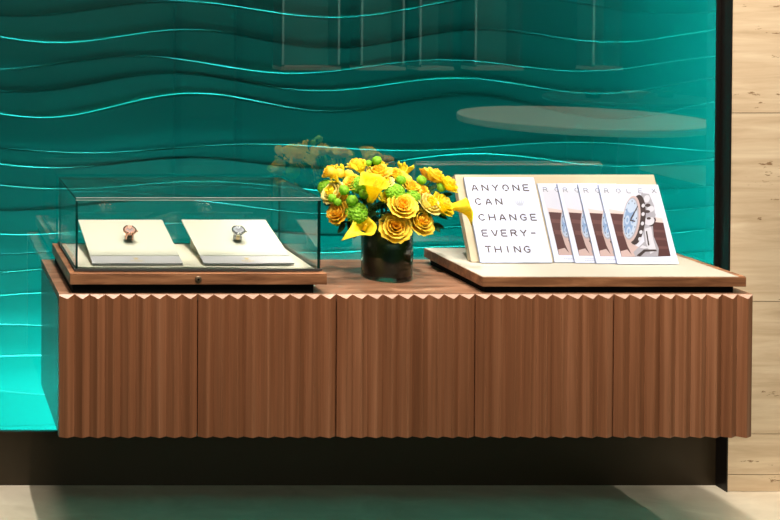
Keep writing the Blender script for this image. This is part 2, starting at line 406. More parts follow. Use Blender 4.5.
# ------------------------------------------------------------------ wall cabinet
cab = tag(empty('wall_cabinet', ((XL+XR)/2, YG, ZB)), 'long walnut cabinet with five fluted doors, hung in front of the green glass', 'cabinet')
m = MB(); m.box((XL, YV+.022, ZB+.004), (XR, YG-.001, ZC-.020)); m.build('body', M_side, cab)
m = MB(); m.box((XL, YV+.0036, ZC-.0195), (XR, YG-.001, ZC)); m.build('top_panel', M_top, cab, bevel=.0008)
ND, NFL = 5, 9
dw = (XR-XL)/ND
for k in range(ND):
    x0 = XL + k*dw + (.0016 if k else 0); x1 = XL + (k+1)*dw - (.0016 if k < ND-1 else 0)
    p = (x1-x0)/NFL
    pts = []
    for i in range(NFL):
        pts += [(x0+i*p, YV), (x0+(i+.46)*p, YF), (x0+(i+.54)*p, YF)]
    pts.append((x1, YV))
    if k == 0: pts = [(x0, YV-.004)] + pts[1:]
    m = MB(); yb = YV+.021
    top = [(x, y, ZC-.001-(YV-y)*.78) for x, y in pts]; bot = [(x, y, ZB) for x, y in pts]
    for i in range(len(pts)-1):
        m.face([bot[i], bot[i+1], top[i+1], top[i]])
        zt = ZC-.001 - .019*0
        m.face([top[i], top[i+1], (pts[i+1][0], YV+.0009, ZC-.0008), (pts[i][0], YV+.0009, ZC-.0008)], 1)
        m.face([bot[i+1], bot[i], (pts[i][0], yb, ZB), (pts[i+1][0], yb, ZB)])
    e0, e1 = pts[0][0], pts[-1][0]
    m.face([(e0, YV+.0009, ZC-.0008), (e1, YV+.0009, ZC-.0008), (e1, YV+.0009, ZC-.020), (e0, YV+.0009, ZC-.020)])
    m.face([(e0, YV+.0009, ZC-.020), (e1, YV+.0009, ZC-.020), (e1, yb, ZC-.020), (e0, yb, ZC-.020)])
    m.face([(e0, yb, ZC-.020), (e1, yb, ZC-.020), (e1, yb, ZB), (e0, yb, ZB)])
    for e, q in ((e0, top[0]), (e1, top[-1])):
        m.face([(e, q[1], ZB), q, (e, YV+.0009, ZC-.0008), (e, YV+.0009, ZC-.020), (e, yb, ZC-.020), (e, yb, ZB)])
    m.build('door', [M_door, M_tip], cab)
# recessed dark spine behind the door seams
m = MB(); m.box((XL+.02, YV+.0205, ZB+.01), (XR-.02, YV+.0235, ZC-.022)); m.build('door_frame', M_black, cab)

# ------------------------------------------------------------------ watch display case (wooden tray with glass hood)
TY0, TY1 = 3.410, 3.822
TZ0 = P(200, 284.6, Y=TY0).z; TZ1 = P(200, 273.6, Y=TY0).z
TX0 = P(70, 279, Y=TY0).x; TX1 = P(327, 279, Y=TY0).x
case = tag(empty('display_case', ((TX0+TX1)/2, 3.6, ZC)), 'glass display case on a walnut tray, holding two watches', 'display case')
m = MB(); m.box((TX0, TY0, TZ0), (TX1, TY1, TZ1-.003)); m.box((TX0, TY0, TZ1-.003), (TX1, TY0+.022, TZ1)); m.box((TX0, TY1-.008, TZ1-.003), (TX1, TY1, TZ1))
m.box((TX0, TY0+.022, TZ1-.003), (TX0+.016, TY1-.008, TZ1)); m.box((TX1-.010, TY0+.022, TZ1-.003), (TX1, TY1-.008, TZ1)); m.build('tray', M_tray, case, bevel=.001)
m = MB(); m.box((TX0+.008, TY0+.012, ZC), (TX1-.035, TY1-.01, TZ0)); m.build('plinth', M_black, case)
gx0 = P(75.5, 270, Y=3.452).x; gx1 = P(319.5, 270, Y=3.452).x; gy0, gy1 = 3.446, 3.818
gz1 = P(200, 197.6, Y=gy0).z; g = .008
m = MB(); m.box((gx0+g, gy0+g, TZ1-.0028), (gx1-g, gy1-g, TZ1-.0004)); m.build('pad', M_pad, case)
def pane(name, a, b, axis):
    mi = [1]*6
    pairs = {'y': (2, 4), 'x': (3, 5), 'z': (0, 1)}[axis]
    for i in pairs: mi[i] = 0
    if axis == 'y': mi[4] = 2
    if axis == 'x': mi[pairs[0]] = 2
    if axis == 'z': mi[0] = 2
    m = MB(); m.box(a, b, mi); return m.build(name, [M_case, M_edge, M_caseback], case)
z0 = TZ1-.0025+.0025
pane('front_pane', (gx0, gy0, z0), (gx1, gy0+g*.8, gz1-g*.8-.0004), 'y')
pane('back_pane', (gx0, gy1-g*.5, z0), (gx1, gy1, gz1-g*.8-.0004), 'y')
pane('side_pane', (gx0, gy0+g*.8+.0004, z0), (gx0+g*.8, gy1-g*.5-.0004, gz1-g*.8-.0004), 'x')
pane('side_pane', (gx1-g*.8, gy0+g*.8+.0004, z0), (gx1, gy1-g*.5-.0004, gz1-g*.8-.0004), 'x')
pane('top_pane', (gx0, gy0, gz1-g*.8), (gx1, gy1, gz1), 'z')
M_arris = mat('polished_glass_arris', (.50, .62, .58), .2)
m = MB(); m.box((gx0, gy0-.0004, gz1-.0012), (gx1, gy0, gz1+.0003)); m.box((gx0, gy0-.0004, gz1-g*.8-.0015), (gx1, gy0, gz1-g*.8-.0003)); m.build('polished_edge', M_arris, case)
m = MB(); e = .0045
m.box((gx0-e, gy0-e, TZ1), (gx1+e, gy0-.0003, TZ1+.006)); m.box((gx0-e, gy0-.0003, TZ1), (gx0-.0003, gy1, TZ1+.006)); m.box((gx1+.0003, gy0-.0003, TZ1), (gx1+e, gy1, TZ1+.006))
m.build('base_trim', mat('dark_grey_trim', (.035, .035, .033), .4), case)
lx = P(198.3, 279, Y=TY0)
m = MB(); T = Matrix.Translation((lx.x, TY0, (TZ0+TZ1)/2)) @ Matrix.Rotation(PI/2, 4, 'X')
m.lathe([(0, .0035), (.008, .0035), (.0098, .002), (.0098, -.004)], 24, 0, T); m.lathe([(0, .0042), (.0035, .0042), (.0035, .003)], 12, 1, T)
m.build('lock', [M_lock, M_black], case, True)

# stroke lettering
GL = {'A': [[(0,0),(.42,.95)],[(.58,.95),(1,0)],[(.3,.3),(.7,.3)]], 'N': [[(0,0),(0,1)],[(.14,.86),(.86,.14)],[(1,0),(1,1)]],
 'Y': [[(0,1),(.42,.52)],[(1,1),(.58,.52)],[(.5,.42),(.5,0)]], 'O': [[(.12,.22),(.0,.5),(.12,.8),(.42,1)],[(.58,1),(.88,.8),(1,.5),(.88,.22)],[(.7,.05),(.5,0),(.3,.05)]],
 'E': [[(0,0),(0,.42)],[(0,.58),(0,1)],[(.12,1),(.9,1)],[(.12,.5),(.75,.5)],[(.12,0),(.9,0)]], 'C': [[(.95,.85),(.6,1),(.35,.97)],[(.2,.88),(0,.5),(.2,.12)],[(.35,.03),(.6,0),(.95,.15)]],
 'H': [[(0,0),(0,1)],[(1,0),(1,1)],[(.16,.5),(.84,.5)]], 'G': [[(.95,.85),(.6,1),(.3,.95)],[(.18,.85),(0,.5),(.18,.15)],[(.3,.05),(.6,0),(.97,.12)],[(.97,.26),(.97,.46),(.6,.46)]],
 'V': [[(0,1),(.44,.05)],[(1,1),(.56,.05)]], 'R': [[(0,0),(0,1)],[(.12,1),(.7,1),(.92,.76),(.7,.52),(.12,.52)],[(.55,.44),(.95,0)]],
 'T': [[(0,1),(.44,1)],[(.56,1),(1,1)],[(.5,.88),(.5,0)]], 'I': [[(.5,0),(.5,1)]], '-': [[(.15,.5),(.85,.5)]], 'L': [[(0,1),(0,0)],[(.12,0),(.85,0)]], 'X': [[(0,1),(.44,.56)],[(.56,.44),(1,0)],[(1,1),(.0,0)]]}
def letter(m, ch, cx, cy, w_, h_, t, mi, M, off):
    for st in GL[ch]:
        for (a, b), (c, d) in zip(st, st[1:]):
            p = Vector((cx+(a-.5)*w_, cy+(b-.5)*h_, off)); q = Vector((cx+(c-.5)*w_, cy+(d-.5)*h_, off))
            u = (q-p).normalized(); n_ = Vector((-u.y, u.x, 0))*t/2
            m.face([M @ (p-n_-u*t*.2), M @ (q-n_+u*t*.2), M @ (q+n_+u*t*.2), M @ (p+n_-u*t*.2)], mi)
def crown(m, cx, cy, w_, h_, mi, M, off):
    "five slim points with a ball on each, over an oval band"
    for i in range(5):
        a = (i-2)/2; tip = Vector((cx+a*w_*.5, cy+h_*(.5-.18*abs(a)), off)); b0 = Vector((cx+a*w_*.26-w_*.07, cy-h_*.28, off)); b1 = Vector((cx+a*w_*.26+w_*.07, cy-h_*.28, off))
        m.face([M @ b0, M @ b1, M @ tip], mi)
        r = w_*.045; m.face([M @ (tip + Vector((r*math.cos(k*PI/4), r*math.sin(k*PI/4), 0))) for k in range(8)], mi)
    m.face([M @ Vector((cx+w_*.34*math.cos(k*PI/8), cy-h_*.38+h_*.12*math.sin(k*PI/8), off)) for k in range(16)], mi)

# slanted cream stands
def stand(pxl, pxr, label):
    y0 = P(pxl, 262.8, Z=TZ1+.010).y; a = P(pxl, 262.8, Y=y0); b = P(pxr, 262.8, Y=y0); z0 = a.z
    # the far edge lies on the same X; solve depth where its height reaches py 219.5
    y1 = 3.787; z1 = P(100, 219.6, Y=y1).z
    o = tag(empty('watch_stand', ((a.x+b.x)/2, y0, TZ1)), label, 'display stand', 'slanted cream stands in the glass case')
    sl = (z1-z0)/(y1-y0); th = .005
    ang = math.atan(sl); M = Matrix.Translation((a.x, y0, z0)) @ Matrix.Rotation(ang, 4, 'X')
    ln = math.hypot(y1-y0, z1-z0); w_ = b.x-a.x
    m = MB(); m.box((0, .046, -th), (w_, ln, 0), 0, M); m.build('board', M_cream, o, bevel=.0007)
    m = MB(); m.box((0, 0, -.006), (w_, .0455, -.0006), 0, M); lip = m.build('front_strip', M_strip, o, bevel=.0007); lip['label'] = 'pale lavender-grey front strip with a small gold emblem'
    m = MB(); crown(m, w_*.5, .030, .016, .018, 0, M, .0001)
    for i, ch in enumerate('ROLEX'): letter(m, ch, w_*.5+(i-2)*.0075, .012, .0052, .007, .0012, 0, M, .0001)
    m.build('emblem', M_gold, lip)
    # inset wedge under the board
    i_ = .022; zz = TZ1; m = MB()
    def under(y): return z0 + (y-y0)*sl - .0075
    poly = [(a.x+i_, y0+.045, zz), (a.x+i_, y1-.03, zz), (a.x+i_, y1-.03, under(y1-.03)), (a.x+i_, y0+.045, under(y0+.045))]
    m.prism(poly, (w_-2*i_, 0, 0)); m.build('wedge', M_pad, o)
    return M, w_, sl, a, y0, z0, ang
SA = stand(92.3, 183, 'slanted cream stand on the left in the glass case, under the dark-strapped watch')
SB = stand(203.7, 294.6, 'slanted cream stand on the right in the glass case, under the steel watch')

# watches on short cuffs
def watch(px, SD, label, kind):
    M, w_, sl, a, y0, z0, ang = SD
    yy = 3.634; zz = z0 + (yy-y0)*sl; x = P(px, 243, Y=yy).x
    T = Matrix.Translation((x, yy, zz+.0005)) @ Matrix.Rotation(R(17.5), 4, 'X') @ Matrix.Rotation(R(-8 if kind == 'rose' else -14), 4, 'Z')
    o = tag(empty('wristwatch', M=T), label, 'watch', 'watches in the glass case')
    body = {'rose': M_rose, 'steel': M_steel}[kind]; dial = {'rose': M_pinkdial, 'steel': M_whitedial}[kind]
    rx, rz, cz_, cy = .026, .0185, .021, .016          # oval loop of the band in the local YZ plane
    # cuff
    m = MB(); rows = []
    for i in range(28):
        t = 2*PI*i/28; rows.append([T @ Vector((s, cy+(rx-.004)*math.cos(t), cz_+(rz-.004)*math.sin(t))) for s in (-.0105, .0105)])
    rows.append(rows[0]); m.grid(rows); m.face([r[0] for r in rows[:-1]]); m.face([r[1] for r in rows[:-1]]); m.build('cuff', M_cuff, o)
    # case tilted towards the viewer on top of the loop
    C = T @ Matrix.Translation((0, cy-.0125, cz_+rz-.0035)) @ Matrix.Rotation(R(9), 4, 'X')
    m = MB(); m.lathe([(0, -.004), (.0175, -.004), (.0202, -.001), (.0202, .003), (.0190, .0052), (.0165, .0062), (.0158, .0050)], 40, 0, C)
    for sx in (-1, 1):
        for sy in (-1, 1): m.box((sx*.0085-.002, sy*.0215-.0035, -.003), (sx*.0085+.002, sy*.0215+.0035, .0022), 0, C)
    cs = m.build('case', body, o, True)
    m = MB(); m.lathe([(.0202, .0018), (.0200, .0060), (.0170, .0066), (.0165, .0055)], 40, 0, C)
    for i in range(12):
        t = i*PI/6; q = C @ Matrix.Rotation(t, 4, 'Z'); m.box((-.0004, .0170, .0061), (.0004, .0192, .0066), 1, q)
    m.build('bezel', [M_rose if kind == 'rose' else M_steel, M_darkdial], cs, True)
    m = MB(); m.lathe([(0, .0048), (.0160, .0048)], 40, 0, C)
    for (dx, dy, r) in ((-.0068, 0, .0040), (.0068, 0, .0040), (0, -.0068, .0040)):
        m.lathe([(0, .0051), (r*.78, .0051)], 20, 2, C @ Matrix.Translation((dx, dy, 0))); m.lathe([(r*.78, .0052), (r, .0052)], 20, 1, C @ Matrix.Translation((dx, dy, 0)))
    for i in range(12):
        t = i*PI/6; q = C @ Matrix.Rotation(t, 4, 'Z'); m.box((-.0005, .0118, .0049), (.0005, .0148, .0053), 1, q)
    for t, l in ((R(55), .009), (R(-50), .013)):
        q = C @ Matrix.Rotation(t, 4, 'Z'); m.box((-.0006, -.002, .0054), (.0006, l, .0057), 1, q)
    m.build('dial', [dial, M_darkdial, M_whitedial if kind == 'rose' else M_psteel], cs)
    m = MB(); m.lathe([(0, .005), (.0025, .005), (.0028, .0), (.0, 0)], 12, 0, C @ Matrix.Translation((.0205, 0, .001)) @ Matrix.Rotation(PI/2, 4, 'Y')); m.build('crown_knob', body, cs, True)
    # band: links around the loop
    m = MB(); nl = 22
    for i in range(nl):
        t = PI*.5 + R(24) + (2*PI-R(48))*i/(nl-1)
        hw = .0118
        q = T @ Matrix.Translation((0, cy+rx*math.cos(t), cz_+rz*math.sin(t))) @ Matrix.Rotation(math.atan2(rz*math.cos(t), -rx*math.sin(t)), 4, 'X')
        l = .0027
        if kind == 'rose':
            m.box((-hw*.62, -l, -.0012), (hw*.62, l, .0014), 1, q); m.box((-hw, -l, -.001), (-hw*.64, l, .001), 0, q); m.box((hw*.64, -l, -.001), (hw, l, .001), 0, q)
        else:
            m.box((-hw*.42, -l*.9, -.0012), (hw*.42, l*.9, .0016), 1, q); m.box((-hw, -l*.9, -.001), (-hw*.46, l*.9, .0012), 0, q); m.box((hw*.46, -l*.9, -.001), (hw, l*.9, .0012), 0, q)
    m.build('band', [body, M_strap] if kind == 'rose' else [M_steel, M_goldm], o)
    return o
watch(129, SA, 'small rose gold watch with a dark strap on the left cream stand', 'rose')
watch(237.3, SB, 'steel and gold watch with pale dial on the right cream stand', 'steel')

# ------------------------------------------------------------------ display board with easel, booklet and magazines
BY0 = 3.416
BZ0 = P(600, 286.8, Y=BY0).z; BZ1 = P(600, 276.8, Y=BY0).z
BX0 = P(482.7, 281, Y=BY0).x; BX1 = P(746.3, 281, Y=BY0).x; BY1 = P(424.2, 247.7, Z=BZ1).y
brd = tag(empty('display_board', ((BX0+BX1)/2, 3.6, ZC)), 'cream-topped walnut board raised above the right half of the cabinet', 'display board')
e = .009
m = MB(); m.box((BX0, BY0, BZ0), (BX1, BY1, BZ1-.0015)); m.build('wooden_edge', M_tray, brd, bevel=.001)
m = MB(); m.box((BX0+.001, BY0+.003, BZ1-.0014), (BX1-.020, BY1-.002, BZ1)); m.build('leather_top', M_boardc, brd)
m = MB(); m.box((BX1-.0195, BY0+.003, BZ1-.0014), (BX1-.0005, BY1-.002, BZ1+.0002)); m.build('edge_strip', M_tray, brd)
m = MB(); m.box((BX0+.012, BY0+.012, ZC), (BX1-.03, BY1-.02, BZ0)); m.build('plinth', M_black, brd)

def lean(px, py, ph):
    "frame on the board: origin at the lower left corner, x right, y up the slope, z towards the viewer"
    o_ = P(px, py, Z=BZ1+.0006)
    return Matrix.Translation(o_) @ Matrix.Rotation(PI/2 - ph, 4, 'X')
PHI = math.atan(.46)
# easel: leaning panel with rear strut
E = lean(471.5, 262.5, PHI); EW = P(677, 260, Y=E.translation.y).x - E.translation.x
EH = .276
# the panel is 16 mm thick, its face being the plane z = 0; stands just behind booklet and magazines
es_ = tag(empty('easel_panel', E.translation), 'beige leaning panel on the board, holding up the booklet and magazines', 'easel')
m = MB(); m.box((0, .002, -.006), (EW, EH, 0), 0, E); m.build('front_board', M_panel, es_, bevel=.0008)
m = MB(); m.box((.0, .008, -.022), (EW, EH-.002, -.0062), 0, E); m.build('back_board', M_panelside, es_, bevel=.0008)
top = E @ Vector((0, EH*.7, -.023)); 
for xx in (EW*.3, EW*.7):
    q = E @ Vector((xx, EH*.55, -.0225)); m = MB()
    m.prism([(q.x-.012, q.y, q.z), (q.x-.012, min(q.y+.03, BY1-.01), BZ1+.0005), (q.x-.012, min(q.y+.03, BY1-.01)-.012, BZ1+.0005), (q.x-.012, q.y-.004, q.z-.02)], (.024, 0, 0)); m.build('rear_strut', M_panelside, es_)

def on_easel(px, py, off):
    "lower left corner seen at px,py with the back resting off metres in front of the easel face"
    base = E.copy(); 
    n_ = (E.to_3x3() @ Vector((0, 0, 1)))
    X = P(px, py, Y=E.translation.y - off).x
    o_ = Vector((X, E.translation.y, E.translation.z)) + n_*off
    # slide down the slope until it touches the board
    up = E.to_3x3() @ Vector((0, 1, 0)); o_ -= up*((o_.z-(BZ1+.0008))/up.z)
    return Matrix.Translation(o_) @ Matrix.Rotation(PI/2 - PHI, 4, 'X')
# slogan booklet
BM = on_easel(479.6, 264, .006); BW = P(551.5, 264, Y=BM.translation.y).x - BM.translation.x; BH = .266; bt = .006
bk = tag(empty('booklet', BM.translation), 'white slogan booklet leaning on the easel, reading ANYONE CAN CHANGE EVERY-THING', 'booklet')
m = MB(); m.box((0, 0, bt-.0007), (BW, BH, bt), 0, BM); m.box((0, 0, 0), (BW, BH, .0007), 0, BM); m.box((0, 0, 0), (.0012, BH, bt), 0, BM); m.build('cover', M_paper, bk)
m = MB(); m.box((.0013, .001, .0008), (BW-.001, BH-.001, bt-.0008), 0, BM); m.build('page_block', M_pages, bk)
rowsT = [('ANYONE', .125, .125, .147), ('CAN', .29, .135, .147), ('CHANGE', .476, .14, .147), ('EVERY-', .661, .145, .135), ('THING', .849, .145, .135)]
for txt, v_, u0, du in rowsT:
    m = MB()
    for i, ch in enumerate(txt): letter(m, ch, BW*(u0+du*i), BH*(1-v_), .0175 if ch != 'I' else .012, .0185, .0038, 0, BM, bt+.0002)
    m.build('slogan_line', M_ink, bk)
m = MB(); crown(m, BW*.72, BH*(1-.29), .034, .027, 0, BM, bt+.0002); m.build('crown_emblem', M_inkl, bk)

# magazines
MW, MH, mt = .186, .246, .004
def uvm(x, y):
    v_ = (y-25)/462; l = 10+145*v_; r = 345+165*v_; return ((x-l)/(r-l), 1-v_)
def poly(m, pts, mi, M, off): m.face([M @ Vector((uvm(x, y)[0]*MW, uvm(x, y)[1]*MH, off)) for x, y in pts], mi)
def ell(cx, cy, rx, ry, n=28, tilt=0): return [(cx+rx*math.cos(2*PI*i/n)-tilt*ry*math.sin(2*PI*i/n), cy+ry*math.sin(2*PI*i/n)) for i in range(n)]
def strip(c, w0): 
    l = []; r = []
    for i, (x, y) in enumerate(c):
        a = c[max(i-1, 0)]; b = c[min(i+1, len(c)-1)]; dx, dy = b[0]-a[0], b[1]-a[1]; q = math.hypot(dx, dy); ww = w0*(1 if isinstance(w0, float) else 1)
        l.append((x-dy/q*ww, y+dx/q*ww)); r.append((x+dy/q*ww, y-dx/q*ww))
    return l, r
def magazine(M, label):
    o = tag(empty('magazine', M.translation), label, 'magazine', 'watch magazines fanned on the easel')
    m = MB(); m.box((0, 0, mt-.0005), (MW, MH, mt), 0, M); m.box((0, 0, 0), (MW, MH, .0005), 0, M); m.box((0, 0, 0), (.001, MH, mt), 0, M); m.build('cover', M_paper, o)
    m = MB(); m.box((.0011, .001, .0006), (MW-.0015, MH-.001, mt-.0006), 0, M); m.build('page_block', M_pages, o)
    z = mt+.0002; d = .00015; m = MB()
    # slots: 0 sky 1 peach 2 maroon 3 maroon light 4 blue 5 pale blue 6 dark 7 steel 8 steel light 9 pink 10 paper
    poly(m, [(36, 60), (350, 60), (458, 443), (175, 447)], 0, M, z)
    poly(m, [(82, 170), (390, 225), (397, 250), (300, 240), (95, 200)], 1, M, z+d)
    poly(m, [(92, 195), (170, 200), (200, 330), (260, 400), (300, 446), (175, 447)], 2, M, z+2*d)
    poly(m, [(109, 235), (165, 240), (170, 262), (118, 258)], 3, M, z+3*d); poly(m, [(133, 300), (178, 305), (190, 330), (142, 325)], 3, M, z+3*d)
    poly(m, [(168, 415), (205, 405), (245, 447), (176, 447)], 9, M, z+3*d)
    poly(m, [(330, 245), (398, 250), (458, 443), (360, 445)], 2, M, z+2*d)
    for yy in (290, 335, 385): poly(m, [(345, yy), (408+.27*(yy-285), yy+3), (413+.27*(yy-285), yy+17), (350, yy+14)], 3, M, z+3*d)
    poly(m, [(170, 300), (215, 350), (255, 385), (300, 400), (290, 446), (240, 446), (205, 385)], 9, M, z+4*d)
    poly(m, [(255, 75), (300, 80), (335, 150), (352, 230), (340, 270), (350, 330), (385, 400), (385, 445), (255, 446), (240, 420), (300, 360), (275, 260)], 7, M, z+5*d)   # bracelet
    for (cx, cy, rx, ry, c) in ((290, 110, 17, 22, 8), (318, 170, 20, 18, 8), (300, 148, 15, 10, 6), (328, 205, 22, 14, 7), (318, 240, 28, 26, 8), (330, 258, 18, 14, 6), (312, 225, 12, 8, 6), (300, 185, 16, 9, 6), (345, 235, 9, 14, 6)):
        poly(m, ell(cx, cy, rx, ry), c, M, z+6*d+(cx % 7)*.000012)
    poly(m, [(295, 285), (330, 275), (350, 350), (372, 410), (340, 430), (310, 370)], 8, M, z+6*d)
    poly(m, [(302, 300), (309, 298), (330, 380), (322, 384)], 6, M, z+7*d); poly(m, [(260, 440), (300, 405), (370, 405), (375, 415), (310, 418), (282, 446)], 6, M, z+7*d)
    poly(m, [(275, 395), (290, 380), (330, 395), (300, 400)], 8, M, z+7*d)
    poly(m, ell(244, 232, 50, 146), 6, M, z+8*d)                      # black side of the case
    for yy in (150, 200, 255, 305, 345): poly(m, ell(280-abs(yy-235)*.08, yy, 9, 11), 8, M, z+9*d)
    poly(m, ell(214, 228, 50, 136), 9, M, z+9*d)                      # rosy rim
    poly(m, ell(210, 226, 44, 124), 7, M, z+10*d)
    poly(m, ell(207, 225, 39, 116), 5, M, z+11*d)
    poly(m, ell(200, 235, 27, 88), 4, M, z+12*d); poly(m, ell(205, 165, 20, 28), 5, M, z+13*d)
    for cx, cy in ((190, 235), (222, 240), (203, 300)): poly(m, ell(cx, cy, 12, 27), 5, M, z+13*d); poly(m, ell(cx, cy, 6, 14), 4, M, z+14*d)
    poly(m, [(206, 228), (240, 150), (243, 156), (212, 238)], 6, M, z+15*d); poly(m, [(206, 232), (236, 240), (234, 247), (205, 240)], 6, M, z+15*d)
    for i in range(12):
        t = 2*PI*i/12; cx, cy = 207+34*math.cos(t), 225+101*math.sin(t); poly(m, ell(cx, cy, 2.2, 5.5, 8), 6, M, z+15*d)
    m.build('cover_picture', [M_sky, M_peach, M_maroon, M_maroon2, M_pblue, M_pblue2, M_pdark, M_psteel, M_psteel2, M_ppink, M_paper], o, recalc=False)
    m = MB()
    for ch, x in zip('ROLEX', (60, 125, 185, 250, 325)):
        u, v_ = uvm(x, 62); m = MB(); letter(m, ch, u*MW, v_*MH, .013, .0135, .0024, 0, M, z+3*d); m.build('title_letter', M_inkg, o, recalc=False)
    m = MB()
    for k in range(2):
        for i in range(26):
            if random.random() < .8: u = .17+.028*i; m.face([M @ Vector((MW*(u+a), MH*(.045-.02*k+b), z)) for a, b in ((0, 0), (.018, 0), (.018, .006), (0, .006))], 0)
    m.build('cover_caption', M_inkg, o, recalc=False)
mags = [(554, 'leftmost watch magazine, mostly covered, right beside the slogan booklet'), (574.3, 'second watch magazine from the slogan booklet, overlapped on its right'),
        (595.3, 'watch magazine directly beneath the fully visible one, its right side covered'), (616.3, 'rightmost watch magazine, its whole cover with a large watch in view')]
for i, (px, lab) in enumerate(mags): magazine(on_easel(px, 264.5, .0004+i*(mt+.0030)), lab)

# ------------------------------------------------------------------ vase
VY = 3.612; VX = P(386.7, 262, Y=VY).x; VR = .0742; VZ = ZC+.0003; VH = P(386, 232, Y=VY-.05).z - VZ
vs = tag(empty('glass_vase', (VX, VY, ZC)), 'dark green glass cylinder vase lined with leaves, holding yellow flowers', 'vase')
T = Matrix.Translation((VX, VY, VZ))
m = MB(); m.lathe([(VR-.004, VH), (VR-.0015, VH+.001), (VR, VH-.001), (VR, .003), (VR-.003, 0), (0, 0)], 64, 0, T); m.build('glass_wall', M_vase, vs, True)
m = MB(); m.lathe([(0, .0015), (VR-.004, .0015), (VR-.0035, .011), (0, .011)], 48, 0, T); m.build('glass_base', M_water, vs, True)
m = MB(); rows = []
for i, (r, z) in enumerate([(VR-.012, VH-.004), (VR-.0075, VH-.006), (VR-.0072, VH*.6), (VR-.0072, VH*.3), (VR-.0075, .013), (0.02, .0125), (0, .0125)]):
    rows.append([T @ Vector(((r+(.0012*math.sin(5*a_+i) if i < 5 and r > .05 else 0))*math.cos(a_), (r+(.0012*math.sin(5*a_+i) if i < 5 and r > .05 else 0))*math.sin(a_), z)) for a_ in [2*PI*j/60 for j in range(60)]])
m.grid(rows, 0, True); m.build('leaf_lining', M_lining, vs, True)

# ------------------------------------------------------------------ flowers
BC = Vector((VX+.02, VY, ZC+.155))
def frame(p, n):
    n = n.normalized(); q = n.to_track_quat('Z', 'Y'); return Matrix.Translation(p) @ q.to_matrix().to_4x4()
def petal(m, M, th, wid, H, R0, R1, curl, mi=0, nu=6, nv=6, tip=0.0, ruf=.0):
    "cupped petal round the Z axis: radius swells from R0 to R1, its rim curls outwards"
    rows = []; ph = random.uniform(0, 6)
    for j in range(nv+1):
        v_ = j/nv; r = R0 + (R1-R0)*math.sin(v_*PI/2)**1.0 + curl*max(0, v_-.62)**2*5; z = H*(v_ - .28*max(0, v_-.6)*curl*60*.5)
        hw = wid*(math.sin(PI*min(v_*.62+.10, .5)) if v_ < .75 else math.sqrt(max(0, 1-((v_-.75)/.262)**2))*.97 + .0)
        row = []
        for i in range(nu+1):
            u = -1+2*i/nu; a = th + hw*u
            rr = r*(1 + ruf*math.sin(u*5+ph)*v_) + curl*.25*abs(u)**2*v_; zz = z + tip*(1-abs(u))*v_**3 - H*.05*u*u*v_
            row.append(M @ Vector((rr*math.cos(a), rr*math.sin(a), zz)))
        rows.append(row)
    m.grid(rows, mi)
def rose_mesh(M, r):
    m = MB()
    # tight heart
    for k in range(4): petal(m, M @ Matrix.Translation((0, 0, -.1*r)), k*2.1, 1.5, r*.98, r*.05, r*(.13+.04*k), r*.02, 1)
    n = 5
    for lay, (rr, hh, cc, wd) in enumerate(((.34, .98, .05, 1.15), (.52, .94, .08, .98), (.70, .86, .15, .88), (.88, .70, .24, .80))):
        cnt = (4, 5, 5, 6)[lay]
        for k in range(cnt):
            petal(m, M @ Matrix.Translation((0, 0, -.18*r - lay*.05*r)), (k+.5*(lay % 2)+random.uniform(-.12, .12))*2*PI/cnt, wd, r*hh*random.uniform(.94, 1.05), r*.10, r*rr, r*cc, 0 if lay else 1, 6, 7, ruf=.03)
    m.lathe([(0, -.30*r), (r*.16, -.26*r), (r*.22, -.12*r), (r*.14, .05*r)], 10, 2, M)
    return m
def bumpball(m, M, r, n, mi=0, sq=.85, pt=.16):
    "flower head of many small florets"
    ga = PI*(3-5**.5); dirs = []
    for i in range(n):
        z = 1-2*(i+.5)/n; q = math.sqrt(1-z*z); dirs.append(Vector((q*math.cos(ga*i), q*math.sin(ga*i), z)))
    bm = bmesh.new(); bmesh.ops.create_icosphere(bm, subdivisions=4 if n > 60 else 3, radius=1)
    k = len(m.v)
    for vtx in bm.verts:
        d = vtx.co.normalized(); best = max(d.dot(q) for q in dirs); a = math.acos(min(1, best)); w_ = 1.7/math.sqrt(n)
        h_ = max(0, 1-(a/w_)**2); p = d*(1-pt+pt*h_)*r; p.z *= sq; m.v.append(M @ p)
    for f in bm.faces: m.f.append(tuple(k+x.index for x in f.verts)); m.m.append(mi)
    bm.free()
def stem_to(m, p, n, mi=0, rad=.0024):
    a = random.uniform(0, 2*PI); rr = random.uniform(.01, VR-.022)
    d = Vector((p.x-VX, p.y-VY, 0)); dl = d.length
    mouth = Vector((VX, VY, VZ+VH)) + (d/dl if dl > 1e-4 else d)*min(dl*.6, VR-.020) 
    foot = Vector((VX+rr*math.cos(a)*.7, VY+rr*math.sin(a)*.7, VZ+.018))
    p0 = p - n.normalized()*.004; pts = []
    for i in range(9):
        t = i/8; c1 = p0 - n.normalized()*(p0-mouth).length*.5
        pts.append(p0*(1-t)**2 + c1*2*t*(1-t) + mouth*t*t)
    pts.append(mouth*.5+foot*.5); pts.append(foot); m.tube(pts, rad, 6, mi)
def leaf(m, M, ln, wd, mi=0, droop=.3, fold=.25):
    rows = []
    for j in range(9):
        t = j/8; hw = wd*math.sin(PI*min(t*.9+.04, 1))**.8*(1 if t < .98 else .2)/2; x = ln*t; z = -droop*ln*t*t
        rows.append([M @ Vector((x, u*hw, z+abs(u)*hw*fold)) for u in (-1, -.5, 0, .5, 1)])
    m.grid(rows, mi)
def thicken(o, t=.0006):
    s = o.modifiers.new('thickness', 'SOLIDIFY'); s.thickness = t; s.offset = 0

